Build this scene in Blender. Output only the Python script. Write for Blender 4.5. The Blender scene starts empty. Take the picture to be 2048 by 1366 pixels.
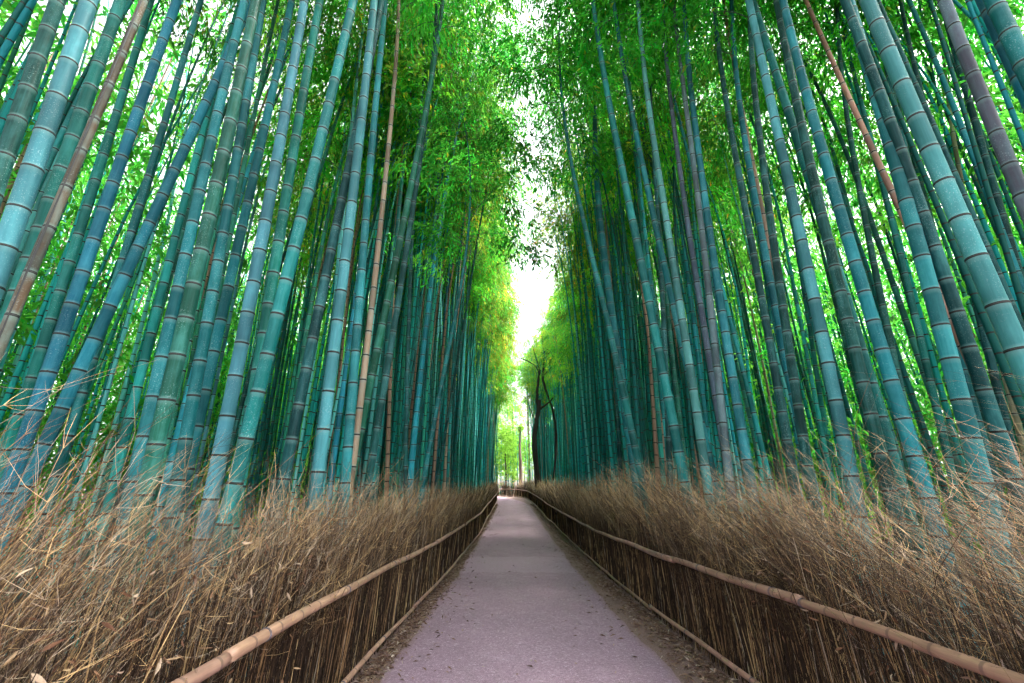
import bpy, math, random
import numpy as np
from mathutils import Vector, Matrix

rng = np.random.default_rng(7)
random.seed(7)
sc = bpy.context.scene
COL = sc.collection

# ------------------------------------------------------------------ camera
CAM_H, PITCH, FPX = 1.70, math.radians(19.4), 910.0     # FPX: focal length in pixels of the 2048 px wide photograph
cam_data = bpy.data.cameras.new('camera')
cam_data.lens, cam_data.sensor_width = 16.0, 36.0
cam_data.clip_start, cam_data.clip_end = 0.05, 2000.0
cam = bpy.data.objects.new('camera', cam_data)
cam.location = (0, 0, CAM_H)
cam.rotation_euler = (math.radians(90) + PITCH, 0, 0)
COL.objects.link(cam)
sc.camera = cam

# ------------------------------------------------------------------ sky, sun, exposure
SUN_EL, SUN_AZ = math.radians(60), math.radians(85)     # azimuth measured from +Y (ahead) towards +X (right)
world = bpy.data.worlds.new('World')
sc.world = world
world.use_nodes = True
wn, wl = world.node_tree.nodes, world.node_tree.links
wn.clear()
sky = wn.new('ShaderNodeTexSky')
sky.sky_type = 'NISHITA'
sky.sun_disc = False
sky.sun_elevation = SUN_EL
sky.sun_rotation = SUN_AZ
sky.air_density, sky.dust_density, sky.ozone_density = 1.0, 4.0, 1.0
hs = wn.new('ShaderNodeHueSaturation')
hs.inputs['Saturation'].default_value = 0.18            # thin white overcast
bg = wn.new('ShaderNodeBackground')
bg.inputs['Strength'].default_value = 0.15
wo = wn.new('ShaderNodeOutputWorld')
wl.new(sky.outputs[0], hs.inputs['Color']); wl.new(hs.outputs[0], bg.inputs['Color']); wl.new(bg.outputs[0], wo.inputs['Surface'])

sun_data = bpy.data.lights.new('sun', 'SUN')
sun_data.energy, sun_data.angle, sun_data.color = 2.6, math.radians(12), (1.0, 0.93, 0.8)
sun = bpy.data.objects.new('sun', sun_data)
to_sun = Vector((math.sin(SUN_AZ) * math.cos(SUN_EL), math.cos(SUN_AZ) * math.cos(SUN_EL), math.sin(SUN_EL)))
sun.rotation_euler = to_sun.to_track_quat('Z', 'Y').to_euler()
sun.location = to_sun * 60
COL.objects.link(sun)

vs = sc.view_settings
vs.view_transform, vs.look, vs.exposure, vs.gamma = 'Standard', 'None', 2.6, 1.0
vs.use_curve_mapping = False
sc.cycles.use_denoising = True
sc.cycles.use_adaptive_sampling, sc.cycles.adaptive_threshold, sc.cycles.adaptive_min_samples = True, 0.05, 16
sc.cycles.max_bounces, sc.cycles.diffuse_bounces, sc.cycles.glossy_bounces = 12, 7, 2
sc.cycles.transmission_bounces, sc.cycles.transparent_max_bounces = 10, 4
sc.cycles.caustics_reflective = sc.cycles.caustics_refractive = False

# ------------------------------------------------------------------ helpers
def ray(px, py):
    """world direction through a pixel of the photograph"""
    r, u, f = px - 1024.0, 683.0 - py, FPX
    return np.array([r, f * math.cos(PITCH) - u * math.sin(PITCH), f * math.sin(PITCH) + u * math.cos(PITCH)]) / f

def ground_h(y):
    """the lane is level near the camera, then climbs"""
    y = np.asarray(y, float)
    t = np.clip(y - 11.0, 0, None)
    h = 0.05 * t * t / (t + 9.0)
    return np.where(y > 120, 0.05 * 109 ** 2 / 118 + 0 * y, h)

def mesh_np(name, verts, faces, mats, smooth=False, col=None, attrs=None, mat_idx=None):
    verts, faces = np.asarray(verts, np.float32), np.asarray(faces, np.int32)
    me = bpy.data.meshes.new(name)
    nf, k = faces.shape
    me.vertices.add(len(verts)); me.vertices.foreach_set('co', verts.ravel())
    me.loops.add(nf * k); me.loops.foreach_set('vertex_index', faces.ravel())
    me.polygons.add(nf)
    me.polygons.foreach_set('loop_start', np.arange(0, nf * k, k, dtype=np.int32))
    me.polygons.foreach_set('use_smooth', np.full(nf, smooth, dtype=bool))
    for m in mats: me.materials.append(m)
    if mat_idx is not None: me.polygons.foreach_set('material_index', np.asarray(mat_idx, np.int32))
    if col is not None:
        a = me.attributes.new('tint', 'FLOAT_COLOR', 'POINT')
        c = np.ones((len(verts), 4), np.float32); c[:, :3] = col
        a.data.foreach_set('color', c.ravel())
    for n, v in (attrs or {}).items():
        a = me.attributes.new(n, 'FLOAT', 'POINT'); a.data.foreach_set('value', np.asarray(v, np.float32))
    me.update(calc_edges=True)
    return me

def tubes(P, R, S, cap=False):
    """N polylines of K points -> round tubes of S sides; returns verts, quads, index of polyline for each vert"""
    P, R = np.asarray(P, float), np.asarray(R, float)
    N, K, _ = P.shape
    T = np.gradient(P, axis=1)
    T /= np.linalg.norm(T, axis=2, keepdims=True) + 1e-9
    ref = np.where(np.abs(T[:, :1, 0:1]) < 0.8, np.array([1.0, 0, 0]), np.array([0, 1.0, 0]))
    A = np.cross(T, np.broadcast_to(ref, T.shape)); A /= np.linalg.norm(A, axis=2, keepdims=True) + 1e-9
    B = np.cross(T, A)
    th = np.arange(S) * 2 * math.pi / S
    V = P[:, :, None] + R[:, :, None, None] * (A[:, :, None] * np.cos(th)[None, None, :, None] + B[:, :, None] * np.sin(th)[None, None, :, None])
    i = np.arange(N)[:, None, None] * K * S
    k = np.arange(K - 1)[None, :, None] * S
    s = np.arange(S)[None, None, :]; s2 = (s + 1) % S
    F = np.stack([i + k + s, i + k + s2, i + k + S + s2, i + k + S + s], -1).reshape(-1, 4)
    return V.reshape(-1, 3), F, np.repeat(np.arange(N), K * S)

def leaves(C, D, L, W, up=None, fold=0.15):
    """one folded blade (a quad) for each centre/direction"""
    N = len(C)
    D = D / (np.linalg.norm(D, axis=1, keepdims=True) + 1e-9)
    rnd = rng.normal(size=(N, 3)) if up is None else up + rng.normal(size=(N, 3)) * 0.35
    Sd = np.cross(D, rnd); Sd /= np.linalg.norm(Sd, axis=1, keepdims=True) + 1e-9
    Nn = np.cross(Sd, D)
    L, W = L[:, None], W[:, None]
    m = C + D * L * 0.4 + Nn * L * fold * 0.4
    V = np.stack([C, m + Sd * W / 2, C + D * L - Nn * L * fold, m - Sd * W / 2], 1).reshape(-1, 3)
    F = np.arange(N * 4).reshape(N, 4)
    return V, F

def link(name, data, parent=None, **props):
    o = bpy.data.objects.new(name, data)
    COL.objects.link(o)
    if parent is not None: o.parent = parent
    for k, v in props.items(): o[k] = v
    return o

# ------------------------------------------------------------------ materials
def new_mat(name):
    m = bpy.data.materials.new(name); m.use_nodes = True
    nt = m.node_tree; nt.nodes.clear()
    out = nt.nodes.new('ShaderNodeOutputMaterial')
    return m, nt.nodes, nt.links, out

def mixc(n, l, fac, a, b, mode='MIX'):
    x = n.new('ShaderNodeMix'); x.data_type = 'RGBA'; x.blend_type = mode
    for sock, v in ((0, fac), (6, a), (7, b)):
        if hasattr(v, 'is_output'): l.new(v, x.inputs[sock])
        elif sock == 0: x.inputs[0].default_value = v
        else: x.inputs[sock].default_value = (*v, 1)
    return x.outputs[2]

def ramp(n, l, src, p0, p1, c0=0.0, c1=1.0):
    r = n.new('ShaderNodeMapRange'); l.new(src, r.inputs[0])
    for i, v in enumerate((p0, p1, c0, c1)): r.inputs[i + 1].default_value = v
    return r.outputs[0]

def noise(n, l, vec, scale, detail=3, rough=0.55, mapping=None):
    if mapping:
        mp = n.new('ShaderNodeMapping'); l.new(vec, mp.inputs[0]); mp.inputs['Scale'].default_value = mapping; vec = mp.outputs[0]
    t = n.new('ShaderNodeTexNoise'); l.new(vec, t.inputs['Vector'])
    t.inputs['Scale'].default_value, t.inputs['Detail'].default_value, t.inputs['Roughness'].default_value = scale, detail, rough
    return t.outputs[0]

def attr(n, name):
    a = n.new('ShaderNodeAttribute'); a.attribute_name = name
    return a

def culm_material():
    m, n, l, out = new_mat('bamboo_culm')
    oi = n.new('ShaderNodeObjectInfo'); tc = n.new('ShaderNodeTexCoord')
    add = n.new('ShaderNodeVectorMath'); l.new(tc.outputs['Object'], add.inputs[0])
    sclv = n.new('ShaderNodeVectorMath'); sclv.operation = 'SCALE'; sclv.inputs[0].default_value = (13, 7, 29); l.new(oi.outputs['Random'], sclv.inputs['Scale'])
    l.new(sclv.outputs[0], add.inputs[1]); vec = add.outputs[0]
    base = oi.outputs['Color']
    pale = mixc(n, l, 1.0, base, (0.040, 0.125, 0.130), 'ADD')
    # waxy bloom: large soft patches, streaks along the culm, and small speckles
    blotch = ramp(n, l, noise(n, l, vec, 5.0, 5, 0.65, (1, 1, 0.55)), 0.46, 0.66)
    streak = ramp(n, l, noise(n, l, vec, 40.0, 3, 0.6, (1, 1, 0.05)), 0.42, 0.75)
    c = mixc(n, l, streak, base, mixc(n, l, 0.35, base, pale))
    bl = n.new('ShaderNodeMath'); bl.operation = 'MULTIPLY'; l.new(blotch, bl.inputs[0]); bl.inputs[1].default_value = 0.5
    c = mixc(n, l, bl.outputs[0], c, pale)
    sp = ramp(n, l, noise(n, l, vec, 95.0, 2, 0.5), 0.60, 0.66)
    sp2 = n.new('ShaderNodeMath'); sp2.operation = 'MULTIPLY'; l.new(sp, sp2.inputs[0]); l.new(ramp(n, l, noise(n, l, vec, 3.0, 2), 0.45, 0.62, 0.0, 0.28), sp2.inputs[1])
    c = mixc(n, l, sp2.outputs[0], c, (0.38, 0.52, 0.52))
    dk = ramp(n, l, noise(n, l, vec, 2.3, 3, 0.6, (1, 1, 0.5)), 0.50, 0.70, 0, 0.75)
    c = mixc(n, l, dk, c, mixc(n, l, 1.0, base, (0.45, 0.5, 0.5), 'MULTIPLY'))
    tone = attr(n, 'tone')                       # every internode is a little different
    hsv = n.new('ShaderNodeHueSaturation'); l.new(c, hsv.inputs['Color']); l.new(ramp(n, l, tone.outputs['Fac'], 0, 1, 0.62, 1.38), hsv.inputs['Value'])
    c = hsv.outputs[0]
    nd = attr(n, 'node')
    c = mixc(n, l, ramp(n, l, nd.outputs['Fac'], 0.0, 0.45, 0, 0.30), c, (0.20, 0.36, 0.34))
    c = mixc(n, l, ramp(n, l, nd.outputs['Fac'], 0.62, 0.8), c, (0.022, 0.022, 0.02))
    b = n.new('ShaderNodeBsdfPrincipled'); l.new(c, b.inputs['Base Color'])
    l.new(ramp(n, l, blotch, 0, 1, 0.52, 0.72), b.inputs['Roughness'])
    b.inputs['Specular IOR Level'].default_value = 0.14
    bp = n.new('ShaderNodeBump'); bp.inputs['Strength'].default_value = 0.12; bp.inputs['Distance'].default_value = 0.004
    l.new(noise(n, l, vec, 60.0, 3, 0.6, (1, 1, 0.15)), bp.inputs['Height']); l.new(bp.outputs[0], b.inputs['Normal'])
    l.new(b.outputs[0], out.inputs['Surface'])
    return m

def far_culm_material():
    m, n, l, out = new_mat('far_culm')
    t = attr(n, 'tint'); h = attr(n, 'along')
    fr = n.new('ShaderNodeMath'); fr.operation = 'FRACT'; l.new(h.outputs['Fac'], fr.inputs[0])
    c = mixc(n, l, ramp(n, l, fr.outputs[0], 0.90, 0.93), t.outputs['Color'], (0.03, 0.03, 0.025))
    b = n.new('ShaderNodeBsdfPrincipled'); l.new(c, b.inputs['Base Color']); b.inputs['Roughness'].default_value = 0.6; b.inputs['Specular IOR Level'].default_value = 0.14
    l.new(b.outputs[0], out.inputs['Surface'])
    return m

def leaf_material(name, dif, tra, var=0.35):
    m, n, l, out = new_mat(name)
    t = attr(n, 'tint')
    oi = n.new('ShaderNodeObjectInfo')
    def vary(col):
        c = mixc(n, l, 1.0, col, t.outputs['Color'], 'MULTIPLY')
        return mixc(n, l, 1.0, c, oi.outputs['Color'], 'MULTIPLY')
    d = n.new('ShaderNodeBsdfPrincipled'); l.new(vary(dif), d.inputs['Base Color']); d.inputs['Roughness'].default_value = 0.55
    d.inputs['Specular IOR Level'].default_value = 0.25
    tr = n.new('ShaderNodeBsdfTranslucent'); l.new(vary(tra), tr.inputs['Color'])
    mx = n.new('ShaderNodeMixShader'); mx.inputs[0].default_value = 0.62
    l.new(d.outputs[0], mx.inputs[1]); l.new(tr.outputs[0], mx.inputs[2]); l.new(mx.outputs[0], out.inputs['Surface'])
    return m

def tint_material(name, rough=0.8, fine=None, bump=0.0):
    """colour from the mesh's own tint attribute, with a little grain"""
    m, n, l, out = new_mat(name)
    t = attr(n, 'tint'); tc = n.new('ShaderNodeTexCoord')
    g = ramp(n, l, noise(n, l, tc.outputs['Object'], fine or 60, 3, 0.6), 0.3, 0.7, 0.7, 1.2)
    hv = n.new('ShaderNodeHueSaturation'); l.new(t.outputs['Color'], hv.inputs['Color']); l.new(g, hv.inputs['Value'])
    b = n.new('ShaderNodeBsdfPrincipled'); l.new(hv.outputs[0], b.inputs['Base Color']); b.inputs['Roughness'].default_value = rough
    b.inputs['Specular IOR Level'].default_value = 0.25
    if bump:
        bp = n.new('ShaderNodeBump'); bp.inputs['Strength'].default_value = bump; bp.inputs['Distance'].default_value = 0.02
        l.new(noise(n, l, tc.outputs['Object'], (fine or 60) * 0.5, 4, 0.65), bp.inputs['Height']); l.new(bp.outputs[0], b.inputs['Normal'])
    l.new(b.outputs[0], out.inputs['Surface'])
    return m

def plain_material(name, col, rough=0.7):
    m, n, l, out = new_mat(name)
    tc = n.new('ShaderNodeTexCoord')
    c = mixc(n, l, ramp(n, l, noise(n, l, tc.outputs['Object'], 40, 3), 0.35, 0.65), [x * 0.7 for x in col], [x * 1.25 for x in col])
    b = n.new('ShaderNodeBsdfPrincipled'); l.new(c, b.inputs['Base Color']); b.inputs['Roughness'].default_value = rough
    l.new(b.outputs[0], out.inputs['Surface'])
    return m

def rail_material():
    m, n, l, out = new_mat('rail_bamboo')
    tc = n.new('ShaderNodeTexCoord'); oi = n.new('ShaderNodeObjectInfo'); al = attr(n, 'along'); nd = attr(n, 'node')
    v = tc.outputs['Object']
    base = mixc(n, l, ramp(n, l, noise(n, l, v, 3.0, 4, 0.6), 0.35, 0.68), (0.26, 0.145, 0.105), (0.43, 0.265, 0.19))
    st = ramp(n, l, noise(n, l, v, 55, 3, 0.6, (1, 0.05, 1)), 0.35, 0.7, 0.78, 1.15)
    hv = n.new('ShaderNodeHueSaturation'); l.new(base, hv.inputs['Color']); l.new(st, hv.inputs['Value'])
    c = mixc(n, l, 1.0, hv.outputs[0], oi.outputs['Color'], 'MULTIPLY')
    c = mixc(n, l, ramp(n, l, noise(n, l, v, 9, 5, 0.7), 0.6, 0.75, 0, 0.6), c, (0.12, 0.075, 0.055))
    c = mixc(n, l, ramp(n, l, nd.outputs['Fac'], 0.45, 0.85, 0, 0.8), c, (0.12, 0.07, 0.055))
    b = n.new('ShaderNodeBsdfPrincipled'); l.new(c, b.inputs['Base Color']); b.inputs['Roughness'].default_value = 0.5
    l.new(b.outputs[0], out.inputs['Surface'])
    return m

def ground_material():
    m, n, l, out = new_mat('forest_soil')
    tc = n.new('ShaderNodeTexCoord'); v = tc.outputs['Object']
    c = mixc(n, l, ramp(n, l, noise(n, l, v, 1.4, 5, 0.65), 0.35, 0.65), (0.11, 0.064, 0.058), (0.21, 0.13, 0.118))
    c = mixc(n, l, ramp(n, l, noise(n, l, v, 55, 4, 0.7), 0.45, 0.62), c, (0.32, 0.21, 0.185))
    c = mixc(n, l, ramp(n, l, noise(n, l, v, 140, 3, 0.7), 0.55, 0.62), c, (0.055, 0.035, 0.03))
    b = n.new('ShaderNodeBsdfPrincipled'); l.new(c, b.inputs['Base Color']); b.inputs['Roughness'].default_value = 0.95
    bp = n.new('ShaderNodeBump'); bp.inputs['Strength'].default_value = 0.7; bp.inputs['Distance'].default_value = 0.02
    l.new(noise(n, l, v, 45, 5, 0.7), bp.inputs['Height']); l.new(bp.outputs[0], b.inputs['Normal'])
    l.new(b.outputs[0], out.inputs['Surface'])
    return m

def path_material():
    m, n, l, out = new_mat('worn_asphalt')
    tc = n.new('ShaderNodeTexCoord'); v = tc.outputs['Object']
    c = mixc(n, l, ramp(n, l, noise(n, l, v, 0.55, 4, 0.6, (1, 0.5, 1)), 0.36, 0.64), (0.212, 0.132, 0.176), (0.312, 0.198, 0.255))
    c = mixc(n, l, ramp(n, l, noise(n, l, v, 2.6, 5, 0.7), 0.52, 0.72, 0, 0.45), c, (0.42, 0.30, 0.38))
    c = mixc(n, l, ramp(n, l, noise(n, l, v, 4.0, 5, 0.7, (1, 0.35, 1)), 0.56, 0.7, 0, 0.35), c, (0.18, 0.125, 0.17))
    sx = n.new('ShaderNodeSeparateXYZ'); l.new(v, sx.inputs[0])          # a relaid strip across the lane
    wv = n.new('ShaderNodeMath'); l.new(sx.outputs[1], wv.inputs[0]); l.new(ramp(n, l, noise(n, l, v, 2.0, 3, .6), .3, .7, -.12, .12), wv.inputs[1])
    s1 = ramp(n, l, wv.outputs[0], 12.6, 12.7); s2 = ramp(n, l, wv.outputs[0], 15.4, 15.5, 1, 0)
    st = n.new('ShaderNodeMath'); st.operation = 'MULTIPLY'; l.new(s1, st.inputs[0]); l.new(s2, st.inputs[1])
    s3 = n.new('ShaderNodeMath'); s3.operation = 'MULTIPLY'; l.new(st.outputs[0], s3.inputs[0]); s3.inputs[1].default_value = .4
    c = mixc(n, l, s3.outputs[0], c, (0.44, 0.32, 0.41))
    c = mixc(n, l, ramp(n, l, noise(n, l, v, 120, 3, 0.8), 0.48, 0.60, 0, 0.7), c, (0.46, 0.34, 0.42))
    c = mixc(n, l, ramp(n, l, noise(n, l, v, 85, 3, 0.8), 0.55, 0.62, 0, 0.7), c, (0.14, 0.095, 0.13))
    c = mixc(n, l, ramp(n, l, noise(n, l, v, 30, 5, 0.9), 0.52, 0.60, 0, 0.65), c, (0.13, 0.09, 0.12))
    c = mixc(n, l, ramp(n, l, noise(n, l, v, 24, 5, 0.9, (1.1, .9, 1)), 0.54, 0.62, 0, 0.6), c, (0.55, 0.42, 0.51))
    e = attr(n, 'edge')                          # soil trodden over the margins
    sm = n.new('ShaderNodeMath'); l.new(e.outputs['Fac'], sm.inputs[0]); l.new(ramp(n, l, noise(n, l, v, 5, 5, 0.7), 0.2, 0.8, -0.28, 0.28), sm.inputs[1])
    c = mixc(n, l, ramp(n, l, sm.outputs[0], 0.55, 1.05, 0, 0.6), c, (0.22, 0.14, 0.14))
    b = n.new('ShaderNodeBsdfPrincipled'); l.new(c, b.inputs['Base Color']); b.inputs['Roughness'].default_value = 0.85
    b.inputs['Specular IOR Level'].default_value = 0.3
    bp = n.new('ShaderNodeBump'); bp.inputs['Strength'].default_value = 0.5; bp.inputs['Distance'].default_value = 0.006
    l.new(noise(n, l, v, 110, 3, 0.75), bp.inputs['Height']); l.new(bp.outputs[0], b.inputs['Normal'])
    l.new(b.outputs[0], out.inputs['Surface'])
    return m

M_CULM, M_FAR = culm_material(), far_culm_material()
M_LEAF = leaf_material('bamboo_leaf', (0.038, 0.29, 0.04), (0.14, 0.72, 0.08))
M_GROVE = leaf_material('grove_leaf', (0.040, 0.27, 0.04), (0.115, 0.54, 0.06))
M_TREELEAF = leaf_material('tree_leaf', (0.10, 0.24, 0.05), (0.34, 0.60, 0.10))
M_NODE = plain_material('culm_node', (0.014, 0.017, 0.017), 0.6)
M_BRANCH = plain_material('bamboo_branch', (0.035, 0.09, 0.05), 0.6)
M_TWIG = tint_material('dry_twig', 0.75)
M_DRYLEAF = tint_material('dry_leaf', 0.8, 80)
M_RAIL = rail_material()
M_TIE = plain_material('wire_tie', (0.09, 0.10, 0.14), 0.5)
M_BARK = tint_material('bark', 0.9, 18, 0.8)
M_GROUND, M_PATH = ground_material(), path_material()

# ------------------------------------------------------------------ ground and path
ys = np.concatenate([np.linspace(-30, 0, 12), np.linspace(0.6, 90, 150), np.linspace(93, 130, 14), [200, 400, 900]])
xs = np.concatenate([[-700, -200, -60], np.linspace(-30, 30, 61), [60, 200, 700]])
gx, gy = np.meshgrid(xs, ys)
gz = ground_h(gy) + 0.03 * np.sin(gx * 1.7 + gy * 0.9) * (np.abs(gx) > 2.9)
V = np.stack([gx, gy, gz], -1).reshape(-1, 3)
nx, ny = len(xs), len(ys)
i, j = np.meshgrid(np.arange(nx - 1), np.arange(ny - 1))
a = (j * nx + i).ravel()
ground = link('ground', mesh_np('ground', V, np.stack([a, a + 1, a + nx + 1, a + nx], 1), [M_GROUND], True), kind='structure')

XL, XR, PL, PR = -1.58, 2.22, -1.34, 1.68               # faces of the two fences, edges of the asphalt
def bend(y):                                            # sideways drift of the lane at its far end
    return -0.010 * np.clip(np.asarray(y, float) - 44, 0, None) ** 1.9
py_ = np.linspace(-8, 72, 401)
cols_ = 22
wob = lambda y, k: 0.025 * np.sin(y * 1.1 + k) + 0.016 * np.sin(y * 3.7 + 2 * k) + 0.010 * np.sin(y * 9.7 + k)
u = np.linspace(0, 1, cols_)
Lx = PL + wob(py_, 0.3) + bend(py_); Rx = PR + wob(py_, 1.9) + bend(py_)
X = Lx[:, None] * (1 - u) + Rx[:, None] * u
crown_ = 0.02 * (1 - (2 * u - 1) ** 2)
Z = ground_h(py_)[:, None] + 0.006 + crown_[None, :]
V = np.stack([X, np.repeat(py_[:, None], cols_, 1), Z], -1).reshape(-1, 3)
i, j = np.meshgrid(np.arange(cols_ - 1), np.arange(len(py_) - 1)); a = (j * cols_ + i).ravel()
edge = np.tile(np.abs(2 * u - 1) ** 11, len(py_))
link('path', mesh_np('path', V, np.stack([a, a + 1, a + cols_ + 1, a + cols_], 1), [M_PATH], True, attrs={'edge': edge}), kind='structure')

# ------------------------------------------------------------------ bamboo: shared culm, branch and crown shapes
H0 = 15.0                                               # height of the shared shapes
def spine_offset(t, amt):                               # sideways arch of the top, t = 0..1
    t = np.asarray(t, float)
    return amt * np.clip(t - 0.42, 0, None) ** 2.2 * 4.0

def nod(z, amt):                                        # the tip also droops
    t = z / H0
    return z - 0.35 * amt * np.clip(t - 0.6, 0, None) ** 2 * 2.0

def spine(z, amt, wig):
    z = np.asarray(z, float); t = z / H0
    return np.stack([spine_offset(t, amt) + 0.05 * np.sin(z * 0.45 + wig), 0.05 * np.sin(z * 0.37 + wig * 2) + 0 * z, nod(z, amt)], -1)

def culm_radius(z):                                     # 1 at the foot
    t = np.clip(np.asarray(z, float) / H0, 0, 1)
    return (1 - 0.50 * t - 0.42 * t ** 3)

def culm_shape(k, amt, wig, sides):
    r = np.random.default_rng(100 + k)
    zs, z, step = [], 0.12, 0.15
    while z < H0 - 0.4:
        zs.append(z); step = min(step * 1.11, 0.30 if z < 6 else 0.34); z += step * r.uniform(0.9, 1.1)
    rz, rr, rn, rt = [0.0], [1.03], [0.0], [0.5]
    for a, q in enumerate(zs):
        t0 = r.uniform(0, 1)
        for dz, rad, nn in ((-0.050, 1.0, 0.0), (-0.011, 1.015, 0.45), (-0.004, 1.05, 1.0), (0.005, 1.05, 1.0), (0.012, 1.0, 0.40), (0.030, 0.985, 0.0)):
            rz.append(q + dz); rr.append(rad); rn.append(nn); rt.append(t0 if dz > 0 else rt[-1])
    rz.append(H0); rr.append(1.0); rn.append(0.0); rt.append(0.5)
    rz = np.array(rz)
    P = spine(rz, amt, wig)[None]
    R = (culm_radius(rz) * np.array(rr))[None]          # unit radius; scaled in x and y by each bamboo
    return P, R, np.array(rn), np.array(rt), np.array(zs)

def sprays(r, C, axis, per, length, leaf):
    """each clump is one drooping sprig with its blades set alternately along it"""
    m = len(C)
    a = axis / (np.linalg.norm(axis, axis=1, keepdims=True) + 1e-9) + r.normal(size=(m, 3)) * 0.25
    a[:, 2] -= 0.25; a /= np.linalg.norm(a, axis=1, keepdims=True)
    sd = np.cross(a, np.array([0, 0, 1.0]) + r.normal(size=(m, 3)) * 0.2); sd /= np.linalg.norm(sd, axis=1, keepdims=True) + 1e-9
    q = np.tile(np.linspace(0, 1, per), m) + r.normal(0, .06, m * per)
    sgn = np.tile(np.where(np.arange(per) % 2 == 0, 1, -1), m)[:, None]
    A, S = np.repeat(a, per, 0), np.repeat(sd, per, 0)
    ln = np.repeat(length * r.uniform(.6, 1.5, m), per)
    Cc = np.repeat(C, per, 0) + A * (q * ln)[:, None] + r.normal(size=(m * per, 3)) * length * .14
    Cc[:, 2] -= 0.35 * ln * q * q
    Dd = A * 0.8 + S * sgn * r.uniform(.2, .9, (m * per, 1)) + np.array([0, 0, -0.35]) + r.normal(size=Cc.shape) * .22
    return Cc, Dd, leaf * r.uniform(.65, 1.3, m * per)

def crown_shape(k, amt, wig, n_leaf=5200):
    """branches in pairs from the upper nodes, drooping twigs, and leaf blades in fans"""
    r = np.random.default_rng(200 + k)
    zb, az = 0.56 * H0, r.uniform(0, 6.28)
    B, Brad, C, Dirs, BT = [], [], [], [], []
    while zb < H0 - 0.1:
        t = (zb / H0 - 0.56) / 0.44
        o = spine(np.array([zb]), amt, wig)[0]
        for s in (0, 1):
            if t < 0.25 and r.random() < 0.5: continue
            L = (0.6 + 1.3 * math.sin(math.pi * min(1, 0.12 + t * 0.80)) ** 0.9) * r.uniform(0.6, 1.2)
            a = az + s * math.pi * 0.45 + r.normal(0, 0.4)
            d = np.array([math.cos(a), math.sin(a), r.uniform(0.35, 0.9)]); d /= np.linalg.norm(d)
            q = np.linspace(0, 1, 5)
            pts = o + d * L * q[:, None] + np.array([0, 0, -0.55 * L]) * (q ** 2)[:, None]
            B.append(pts); Brad.append(np.linspace(0.010, 0.003, 5))
            m = max(5, int(17 * L)); bt = r.uniform(0.45, 1.3)
            if r.random() < .23: continue
            for _ in range(m):
                f = 1.05 - 0.8 * r.random() ** 1.6
                c = o + d * L * f + np.array([0, 0, -0.55 * L]) * f * f
                tw = r.normal(size=3) * np.array([0.25, 0.25, 0.11]) + np.array([0, 0, -0.08])
                BT.append(bt * r.uniform(.85, 1.15)); C.append(c + tw); Dirs.append(d * 0.35 + tw * 1.5 + np.array([0, 0, -0.35]))
        az += math.pi * 0.97 + r.normal(0, 0.25)
        zb += r.uniform(0.36, 0.56)
    C, Dirs, BT = np.array(C), np.array(Dirs), np.array(BT)
    per = max(3, n_leaf // len(C))
    Cc, Dd, L = sprays(r, C, Dirs, per, 0.34, 0.15)
    W = L * r.uniform(0.24, 0.34, len(Cc))
    V, F = leaves(Cc, Dd, L, W, np.array([0, 0, 1.0]))
    g = np.repeat(BT, per) * r.uniform(0.8, 1.2, len(Cc))
    yl = np.repeat(np.clip(r.normal(1.0, 0.35, len(C)), 0.5, 2.0), per)
    yl = np.where(r.random(len(Cc)) < 0.015, 5.0, yl)
    tint = np.repeat(np.stack([g * yl, g, g * r.uniform(0.6, 1.3, len(Cc))], 1), 4, 0)
    Vb, Fb, _ = tubes(np.array(B), np.array(Brad), 4)
    return (V, F, tint), (Vb, Fb)

AMTS = [0.3, 0.6, 1.1, 0.4, 0.8, 1.5, 0.5, 0.9]
SHAPES = []
for k, amt in enumerate(AMTS):
    wig = k * 1.3
    P, R, rn, rt, zs = culm_shape(k, amt, wig, 14)
    S = 14
    # unit-radius rings cannot be scaled apart from the spine, so a few thickness classes are made on demand
    (LV, LF, LT), (BV, BF) = crown_shape(k, amt, wig)
    crown_me = mesh_np('crown', LV, LF, [M_LEAF], False, LT)
    br_me = mesh_np('branches', BV, BF, [M_BRANCH], True)
    SHAPES.append(dict(P=P, R=R, rn=rn, rt=rt, zs=zs, amt=amt, wig=wig, crown=crown_me, branches=br_me, cache={}))

def culm_mesh(k, rad):
    s = SHAPES[k]
    key = round(rad / 0.004)
    if key not in s['cache']:
        S = 16 if rad > 0.05 else 10
        V, F, _ = tubes(s['P'], s['R'] * key * 0.004, S)
        s['cache'][key] = mesh_np('culm', V, F, [M_CULM], True, attrs={'node': np.repeat(s['rn'], S), 'tone': np.repeat(s['rt'], S)})
    return s['cache'][key], key * 0.004

def node_ring_mesh():
    th = np.arange(16) * 2 * math.pi / 16
    prof = [(1.0, -0.0045), (1.075, -0.003), (1.085, 0.001), (1.04, 0.0045), (0.99, 0.006)]
    V = np.array([[r * math.cos(a), r * math.sin(a), z] for r, z in prof for a in th])
    F = [[p * 16 + s, p * 16 + (s + 1) % 16, (p + 1) * 16 + (s + 1) % 16, (p + 1) * 16 + s] for p in range(len(prof) - 1) for s in range(16)]
    return mesh_np('node', V, np.array(F), [M_NODE], True)
RING = node_ring_mesh()

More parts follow.
